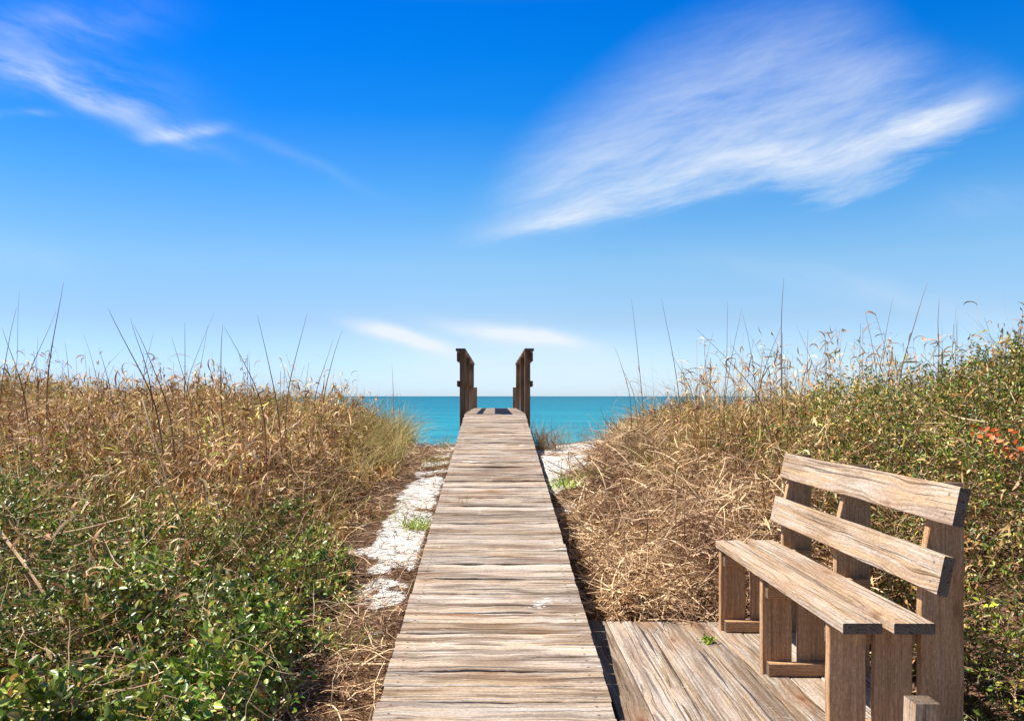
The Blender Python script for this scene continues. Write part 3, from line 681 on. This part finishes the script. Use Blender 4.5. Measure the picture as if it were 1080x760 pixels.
def stalk(tip, root, px, d, label, lean_leafs=4):
    T = at(*tip, d); Bp = at(*root, d)
    # carry the line on down to the ground
    dirv = Bp - T; k = 1.0
    gz = float(ground_z(Bp.x, Bp.y)); ext = max(.05, (Bp.z - gz)) ; q = Bp + Vector((dirv.x / max(.1, -dirv.z) * ext * .35, random.uniform(-.05, .05), -ext))
    q.z = float(ground_z(q.x, q.y)) - .02
    o = empty('grass_stalk', q, label, 'grass stalk', GRP)
    bow = R.normal(0, .045) + (T.x - Bp.x) * .18
    n = 14; pts = []
    for i in range(n + 1):
        t = i / n; p = q.lerp(Bp, min(1, t * 2)) if t < .5 else Bp.lerp(T, (t - .5) * 2)
        s_ = math.sin(pi * t)
        pts.append(p + Vector((-bow * s_ * .9 + R.normal(0, .006), R.normal(0, .006), 0)))
    # smooth the kink
    for _ in range(3):
        pts = [pts[0]] + [(pts[i - 1] + pts[i] * 2 + pts[i + 1]) / 4 for i in range(1, n)] + [pts[-1]]
    r0 = px / F * d * .34
    V_, F_ = [], []
    for i, p in enumerate(pts):
        t = i / n; r = r0 * (1.25 - 1.12 * t) + .0003
        for a in range(5):
            an = a * 2 * pi / 5; V_.append((p.x - q.x + math.cos(an) * r, p.y - q.y + math.sin(an) * r, p.z - q.z))
    for i in range(n):
        for a in range(5):
            a2 = (a + 1) % 5; F_.append((i * 5 + a, i * 5 + a2, i * 5 + 5 + a2, i * 5 + 5 + a))
    F_.append(tuple(range(5))[::-1]); F_.append(tuple(n * 5 + a for a in range(5)))
    build('stem', V_, F_, M_STALK, o, smooth=True)
    nb = lean_leafs
    ts = R.uniform(.25, .72, nb); pb = np.array([np.array(pts[int(t * n)]) for t in ts])
    Vv, Qv, _ = ribbons(pb - np.array(q), R.uniform(0, 2 * pi, nb), R.uniform(.4, 1.3, nb), R.uniform(.12, .32, nb), R.uniform(.004, .008, nb), R.uniform(.8, 3.0, nb), 7, R.normal(0, .5, nb), 'leaf', R.uniform(-.6, .6, nb))
    for k in range(nb): build('dry_leaf', Vv[k * 16:(k + 1) * 16], None, M_DRY, o, quads=Qv[k * 7:(k + 1) * 7] - k * 16)
for base_i, lst, word in ((0, LEFT, 'left'), (100, RIGHT, 'right')):
    for i, (tp, rt, px, d) in enumerate(lst):
        lab = SPECIAL.get(base_i + i) or f'thin dry grass stalk rising against the sky from the {word} dune'
        stalk(tp, rt, px, d * (1.28 if word == 'left' else 1.12), lab, 5 if word == 'left' else 9)

# 7. separate small plants
def tuft_obj(name, loc, n, h, mat, label, cat, spread=.03, w=(.003, .006), lean=.35, curl=1.0):
    z = loc[2] if len(loc) > 2 else float(ground_z(loc[0], loc[1]))
    bx = R.normal(0, spread, n); by = R.normal(0, spread, n)
    Vv, Qv, _ = ribbons(np.stack([bx, by, np.zeros(n)], 1), R.uniform(0, 2 * pi, n), pi / 2 - np.abs(R.normal(0, lean, n)), h * R.uniform(.5, 1.1, n), R.uniform(*w, n), np.abs(R.normal(curl, .5, n)), 6, 0, 'blade', R.uniform(-.6, .6, n))
    o = build(name, Vv, None, mat, quads=Qv); o.location = (loc[0], loc[1], z - .005)
    tag(o, label, cat); return o
def on_ground(px, py):
    d = 3.0
    while d < 14:
        p = at(px, py, d)
        if p.z <= float(ground_z(p.x, p.y)): return p
        d += .01
    return p
p = on_ground(441, 556); tuft_obj('grass_tuft', (p.x, p.y), 240, .13, M_GREEN, 'bright green low grass tuft on white sand at the left boardwalk edge', 'grass tuft', .075, (.004, .008), .8)
p = on_ground(594, 513); tuft_obj('grass_tuft', (p.x, p.y), 220, .16, M_GREEN, 'bright green low grass tuft on white sand right of the boardwalk', 'grass tuft', .10, (.004, .008), .8)
p = on_ground(630, 502); tuft_obj('grass_tuft', (p.x, p.y), 140, .18, M_GREEN, 'small green grass tuft at the edge of the dead grass mat, beyond the brighter one', 'grass tuft', .12, (.004, .007), .8)
tuft_obj('grass_tuft', (.64, 11.2), 260, .46, M_STALK, 'dark grass clump in the shade against the right side of the boardwalk', 'grass tuft', .11, (.004, .008), .40)
tuft_obj('grass_tuft', (.92, 11.4), 70, .46, M_GRASSG, 'wispy straw coloured grass clump standing before the sea beside the dark clump', 'grass tuft', .06, (.002, .004), .3)
tuft_obj('grass_tuft', (1.22, 11.5), 60, .36, M_GRASSG, 'small wispy clump alone on the sand crest before the sea, right', 'grass tuft', .07, (.002, .004), .3)
tuft_obj('grass_tuft', (-.66, 11.3), 60, .34, M_GRASSG, 'wispy clump at the left boardwalk edge before the sea', 'grass tuft', .05, (.002, .004), .3)
tuft_obj('grass_tuft', (-.62, 9.3), 50, .22, M_GREEN, 'sparse green grass clump by the left boardwalk edge near the crest', 'grass tuft', .08, (.002, .005), .4)
tuft_obj('grass_tuft', (-.86, 7.0), 26, .26, M_GREEN, 'thin green grass blades on the left sand strip', 'grass tuft', .09, (.003, .005), .7)
tuft_obj('grass_tuft', (-.80, 4.3), 30, .30, M_GREEN, 'green blades leaning over brown litter in the left foreground', 'grass tuft', .06, (.003, .006), .6)
p = at(488, 545, 6.85); tuft_obj('weed', (p.x, 6.85, float(ramp_z(6.85)) - .01), 12, .13, M_GRASSG, 'small dry grass sprig growing between the boardwalk boards', 'weed', .02, (.002, .004), .5)
# leafy weed on the platform
def leafy_weed(name, loc, n, size, r, mat, label, cat):
    bs_ = np.stack([R.normal(0, r, n), R.normal(0, r, n), np.abs(R.normal(0, r * .6, n))], 1)
    Vv, Qv = leaves(bs_, rdir(n, .4), R.uniform(size * .6, size, n), .5)
    o = build(name, Vv, None, mat, quads=Qv); o.location = loc; return tag(o, label, cat)
d = 1143 / (677 - CY); p = at(747, 677, d); leafy_weed('weed', (p.x, p.y, DZ + .004), 60, .026, .016, M_GREEN, 'small green weed sprouting between the platform boards', 'weed')
# lime leaved vine and orange sprig in the scrub
def vine(name, pts, n, size, mat, label, spread=.035):
    pts = [Vector(q) for q in pts]; o = empty(name, pts[0], label, 'vine' if name == 'vine' else 'branch')
    V_, F_ = [], []; m = len(pts) * 5; cs = []
    for i in range(m + 1):
        t = i / m * (len(pts) - 1); k = min(int(t), len(pts) - 2); cs.append(pts[k].lerp(pts[k + 1], t - k) + Vector(R.normal(0, .006, 3)))
    for i, p in enumerate(cs):
        for a in range(4):
            an = a * pi / 2; V_.append(tuple(p - pts[0] + Vector((math.cos(an), math.sin(an), math.cos(an + .8))) * .003))
    for i in range(m):
        for a in range(4): a2 = (a + 1) % 4; F_.append((i * 4 + a, i * 4 + a2, i * 4 + 4 + a2, i * 4 + 4 + a))
    build('stem', V_, F_, M_TWIG, o)
    b_ = np.array([cs[k] for k in R.integers(0, m + 1, n)]) - np.array(pts[0]) + R.normal(0, spread, (n, 3))
    Vv, Qv = leaves(b_, rdir(n, .2), R.uniform(size * .6, size, n), .6)
    for k in range(n): build('leaf', Vv[k * 6:k * 6 + 6], None, mat, o, tris=None, quads=np.array([[0, 1, 2, 3], [0, 3, 4, 5]]))
vine('vine', [at(1045, 632, 3.75), at(1055, 655, 3.7), at(1040, 672, 3.65), at(1062, 690, 3.7)], 34, .036, M_LIME, 'yellow green leafy vine low in the scrub right of the bench')
vine('vine', [at(1036, 705, 3.6), at(1050, 720, 3.55), at(1070, 640, 3.7)], 20, .034, M_LEAF, 'darker green leafy vine near the ground right of the bench')
vine('orange_branch', [at(1034, 456, 3.72), at(1052, 462, 3.66), at(1072, 475, 3.62), at(1085, 492, 3.6)], 34, .042, M_ORANGE, 'twig with orange red leaves in the scrub at the right edge', .03)
# long dead stalks lying over the left foreground
def dead_stalk(pts, r, label):
    pts = [Vector(q) for q in pts]; q = pts[0]; V_, F_ = [], []
    n = 18; cs = []
    for i in range(n + 1):
        t = i / n * (len(pts) - 1); k = min(int(t), len(pts) - 2); f_ = t - k; cs.append(pts[k].lerp(pts[k + 1], f_))
    for _ in range(2): cs = [cs[0]] + [(cs[i - 1] + cs[i] * 2 + cs[i + 1]) / 4 for i in range(1, n)] + [cs[-1]]
    for i, p in enumerate(cs):
        rr = r * (1 - .5 * i / n) * random.uniform(.9, 1.1)
        for a in range(6):
            an = a * pi / 3; V_.append((p.x - q.x + math.cos(an) * rr * .6, p.y - q.y + math.sin(an) * rr * .5, p.z - q.z + math.sin(an) * rr + math.cos(an) * rr * .5))
    for i in range(n):
        for a in range(6): a2 = (a + 1) % 6; F_.append((i * 6 + a, i * 6 + a2, i * 6 + 6 + a2, i * 6 + 6 + a))
    F_.append(tuple(range(6))[::-1]); F_.append(tuple(n * 6 + a for a in range(6)))
    o = build('dead_stalk', V_, F_, M_STRAW, smooth=True); o.location = q; return tag(o, label, 'dead stalk')
dead_stalk([at(-12, 545, 4.3), at(30, 600, 4.0), at(62, 650, 3.75), at(100, 700, 3.55), at(150, 738, 3.4)], .009, 'thick pale dead stalk slanting over the green leaves at the far left')
dead_stalk([at(36, 567, 4.6), at(90, 557, 4.6), at(138, 544, 4.6)], .005, 'thin straight straw stalk lying nearly level above the leaves on the left')
dead_stalk([at(132, 660, 3.6), at(152, 705, 3.5), at(175, 738, 3.4), at(200, 745, 3.35)], .006, 'short bent dead stalk crossing low over the leaves at the bottom left')
dead_stalk([at(150, 420, 4.8), at(165, 470, 4.7), at(180, 520, 4.6), at(196, 560, 4.6)], .007, 'dead stalk leaning down through the brown foliage on the left dune')

# ------------------------------------------------------------------ light and sky
to_sun = Vector((-.72, .13, 1.0)).normalized()
elev = math.asin(to_sun.z); azim = math.atan2(to_sun.x, to_sun.y)
sd_ = bpy.data.lights.new('sun', 'SUN'); sd_.energy = 5.0; sd_.angle = math.radians(.53); sd_.color = (1.0, .955, .89)
so = bpy.data.objects.new('sun', sd_); COL.objects.link(so); so.rotation_euler = to_sun.to_track_quat('Z', 'Y').to_euler()

w = bpy.data.worlds.new('World'); scn.world = w; w.use_nodes = True; w.node_tree.nodes.clear()
nt = NT(w.node_tree); out = nt.node('ShaderNodeOutputWorld')
sky = nt.node('ShaderNodeTexSky', sky_type='NISHITA', sun_disc=False, sun_elevation=elev, sun_rotation=azim, altitude=0, air_density=1.0, dust_density=.35, ozone_density=3.0)
dirn = nt.node('ShaderNodeTexCoord').outputs['Generated']
dx, dy, dz = nt.sep(dirn)
el = nt.math('DIVIDE', dz, nt.math('MAXIMUM', nt.math('SQRT', nt.math('ADD', nt.math('POWER', dx, 2.0), nt.math('POWER', dy, 2.0))), .05))
gain = nt.ramp(el, [(0.01, (0.2943, 0.3738, 0.5183)), (0.086, (0.253, 0.2918, 0.3444)), (0.153, (0.2335, 0.3166, 0.352)), (0.242, (0.1046, 0.28, 0.3916)), (0.33, (0.0152, 0.2199, 0.4241)), (0.397, (0.0027, 0.2028, 0.4359)), (0.458, (0.0, 0.189, 0.4414)), (0.6, (0.21, 0.215, 0.225))])
gain = nt.vmath('MULTIPLY', gain, (2.42, 2.38, 2.42))
gain = nt.vmath('MULTIPLY', gain, nt.mix(nt.smooth(el, .20, .0), (1, 1, 1), (.92, .955, 1.0)))
gain = nt.vmath('MULTIPLY', gain, nt.mix(nt.smooth(dx, .05, -.5), (1, 1, 1), (.80, .85, .97)))
hs = nt.vmath('MULTIPLY', sky.outputs[0], gain)
# cirrus: u, v = tangent of the bearing and of the height above the horizon
dyp = nt.math('MAXIMUM', dy, .15)
u = nt.math('DIVIDE', dx, dyp); v = nt.math('DIVIDE', dz, dyp)
uvw = nt.comb(u, v, 0)
def uvpx(px, py): return ((px - CX) / F, (CY - py) / F)
wn = nt.vmath('SUBTRACT', nt.noise(uvw, 5.0, 3, .6, out='Color'), (.5, .5, .5))
wuv = nt.vmath('ADD', uvw, nt.vmath('MULTIPLY', wn, (.04, .035, 0)))
def blob(px, py, ax, ay, deg, amp, hard=.0, below=1.0):
    cu, cv = uvpx(px, py); c, s = math.cos(math.radians(deg)), math.sin(math.radians(deg))
    d_ = nt.vmath('SUBTRACT', wuv, (cu, cv, 0)); a, b_, _ = nt.sep(d_)
    p = nt.math('MULTIPLY', nt.math('ADD', nt.math('MULTIPLY', a, c), nt.math('MULTIPLY', b_, s)), F / ax)
    q = nt.math('MULTIPLY', nt.math('SUBTRACT', nt.math('MULTIPLY', b_, c), nt.math('MULTIPLY', a, s)), F / ay)
    if below != 1.0:      # a crisper lower edge
        q = nt.math('MAXIMUM', q, nt.math('MULTIPLY', q, -below))if False else nt.math('ADD', nt.math('MAXIMUM', q, 0.0), nt.math('MULTIPLY', nt.math('MAXIMUM', nt.math('MULTIPLY', q, -1.0), 0.0), below))
    r2 = nt.math('ADD', nt.math('POWER', nt.math('ABSOLUTE', p), 2.4), nt.math('POWER', nt.math('ABSOLUTE', q), 2.0))
    return nt.math('MULTIPLY', nt.math('POWER', 2.718, nt.math('MULTIPLY', r2, -1.0)), amp)
def streak(deg, sx_, sy_, seed, det=6, rough=.62):
    c, s = math.cos(math.radians(deg)), math.sin(math.radians(deg)); a, b_, _ = nt.sep(wuv)
    p = nt.math('ADD', nt.math('MULTIPLY', a, c), nt.math('MULTIPLY', b_, s)); q = nt.math('SUBTRACT', nt.math('MULTIPLY', b_, c), nt.math('MULTIPLY', a, s))
    return nt.noise(nt.comb(nt.math('MULTIPLY', p, sx_), nt.math('MULTIPLY', q, sy_), seed), 1.0, det, rough)
s_main = nt.smooth(streak(17, 4.5, 22, 2.3), .28, .70)
s_main2 = nt.smooth(streak(10, 3.0, 9, 7.7), .30, .68)
s_left = nt.smooth(streak(-22, 6, 26, 4.1), .34, .68)
s_low = nt.smooth(streak(-8, 5, 30, 9.0), .25, .65)
def total(bl):
    t = bl[0]
    for b_ in bl[1:]: t = nt.math('ADD', t, b_)
    return t
wa, wb, _ = nt.sep(wuv)
PX_ = nt.math('MULTIPLY_ADD', wa, F, CX); PY_ = nt.math('MULTIPLY_ADD', wb, -F, CY)
def curve(pts):                                            # y of an edge as a function of x
    f = nt.math('DIVIDE', nt.math('SUBTRACT', PX_, 460.0), 640.0)
    return nt.math('MULTIPLY_ADD', nt.node('ShaderNodeSeparateColor', {'Color': nt.ramp(f, [((x - 460) / 640, (y + 60) / 400) for x, y in pts], 'B_SPLINE')}).outputs[0], 400.0, -60.0)
yb = curve([(470, 254), (560, 247), (640, 226), (715, 211), (785, 192), (825, 204), (875, 219), (910, 208), (950, 180), (1000, 152), (1080, 114)])
yt = curve([(470, 235), (525, 178), (590, 110), (680, 45), (790, -10), (890, -20), (960, 40), (1010, 68), (1080, 84)])
hb = nt.math('ADD', nt.math('SUBTRACT', yb, PY_), nt.math('MULTIPLY', nt.math('SUBTRACT', streak(14, 5.0, 26, 6.6, 6, .65), .5), 95.0)); ht = nt.math('SUBTRACT', PY_, yt)
wm = nt.math('MULTIPLY', nt.smooth(hb, -10, 44), nt.smooth(ht, -30, 95))
wm = nt.math('MULTIPLY', wm, nt.math('MULTIPLY', nt.smooth(PX_, 450, 590), nt.smooth(PX_, 1090, 1020)))
low_ = nt.math('POWER', 2.718, nt.math('MULTIPLY', nt.math('MAXIMUM', hb, 0.0), -1 / 52.0))
wd_ = nt.math('MULTIPLY', wm, nt.math('MULTIPLY_ADD', low_, .62, .34))
s_a = streak(15, 5.5, 34, 2.3, 10, .72); s_b = streak(28, 3.0, 13, 7.7, 6, .6)
mod = nt.math('MULTIPLY_ADD', nt.smooth(s_a, .22, .78), .60, nt.math('MULTIPLY_ADD', nt.smooth(s_b, .30, .68), .62, .16))
wedge = nt.math('MULTIPLY', wd_, nt.math('MAXIMUM', mod, nt.math('MULTIPLY', low_, .90)))
leftc = total([blob(110, 112, 105, 17, -24, .40, below=1.3), blob(195, 143, 36, 8, 8, .60, below=1.5), blob(60, 78, 110, 26, -12, .26), blob(20, 122, 36, 4, -3, .4), blob(60, 25, 90, 25, 5, .14)])
thin = total([blob(310, 168, 90, 7, -24, .10), blob(60, 25, 90, 25, 5, .10), blob(960, 312, 190, 16, -10, .16), blob(30, 270, 60, 15, -10, .08), blob(1040, 215, 60, 20, 5, .12)])
low = total([blob(428, 355, 50, 7, -17, 1.25), blob(540, 352, 66, 8, -8, 1.3), blob(560, 382, 150, 28, -4, .45)])
den = total([wedge, nt.math('MULTIPLY', total([blob(760, 190, 170, 15, 16, .28), blob(950, 142, 120, 11, 19, .38), blob(570, 238, 75, 9, 8, .25)]), nt.math('MULTIPLY_ADD', nt.smooth(s_a, .3, .7), .6, .5)),
             nt.math('MULTIPLY', leftc, nt.math('MULTIPLY_ADD', s_left, 1.0, .12)), nt.math('MULTIPLY', thin, nt.math('MULTIPLY_ADD', s_left, .6, .4)), nt.math('MULTIPLY', low, nt.math('MULTIPLY_ADD', s_low, .5, .5))])
den = nt.math('MULTIPLY', den, nt.smooth(dy, .12, .3))
den = nt.math('MINIMUM', den, .93)
CLOUD = nt.node('ShaderNodeRGB').outputs[0]; CLOUD.default_value = (4.6, 4.95, 5.4, 1)
skyc = nt.mix(den, hs, CLOUD)
bg = nt.node('ShaderNodeBackground', {'Color': skyc, 'Strength': .10})
nt.l.new(bg.outputs[0], out.inputs[0])

scn.view_settings.view_transform = 'Standard'; scn.view_settings.look = 'None'
scn.view_settings.gamma = 1; scn.view_settings.use_curve_mapping = False
scn.view_settings.exposure = 0.9
scn.cycles.max_bounces = 6; scn.cycles.diffuse_bounces = 3; scn.cycles.glossy_bounces = 2; scn.cycles.transmission_bounces = 3; scn.cycles.transparent_max_bounces = 4
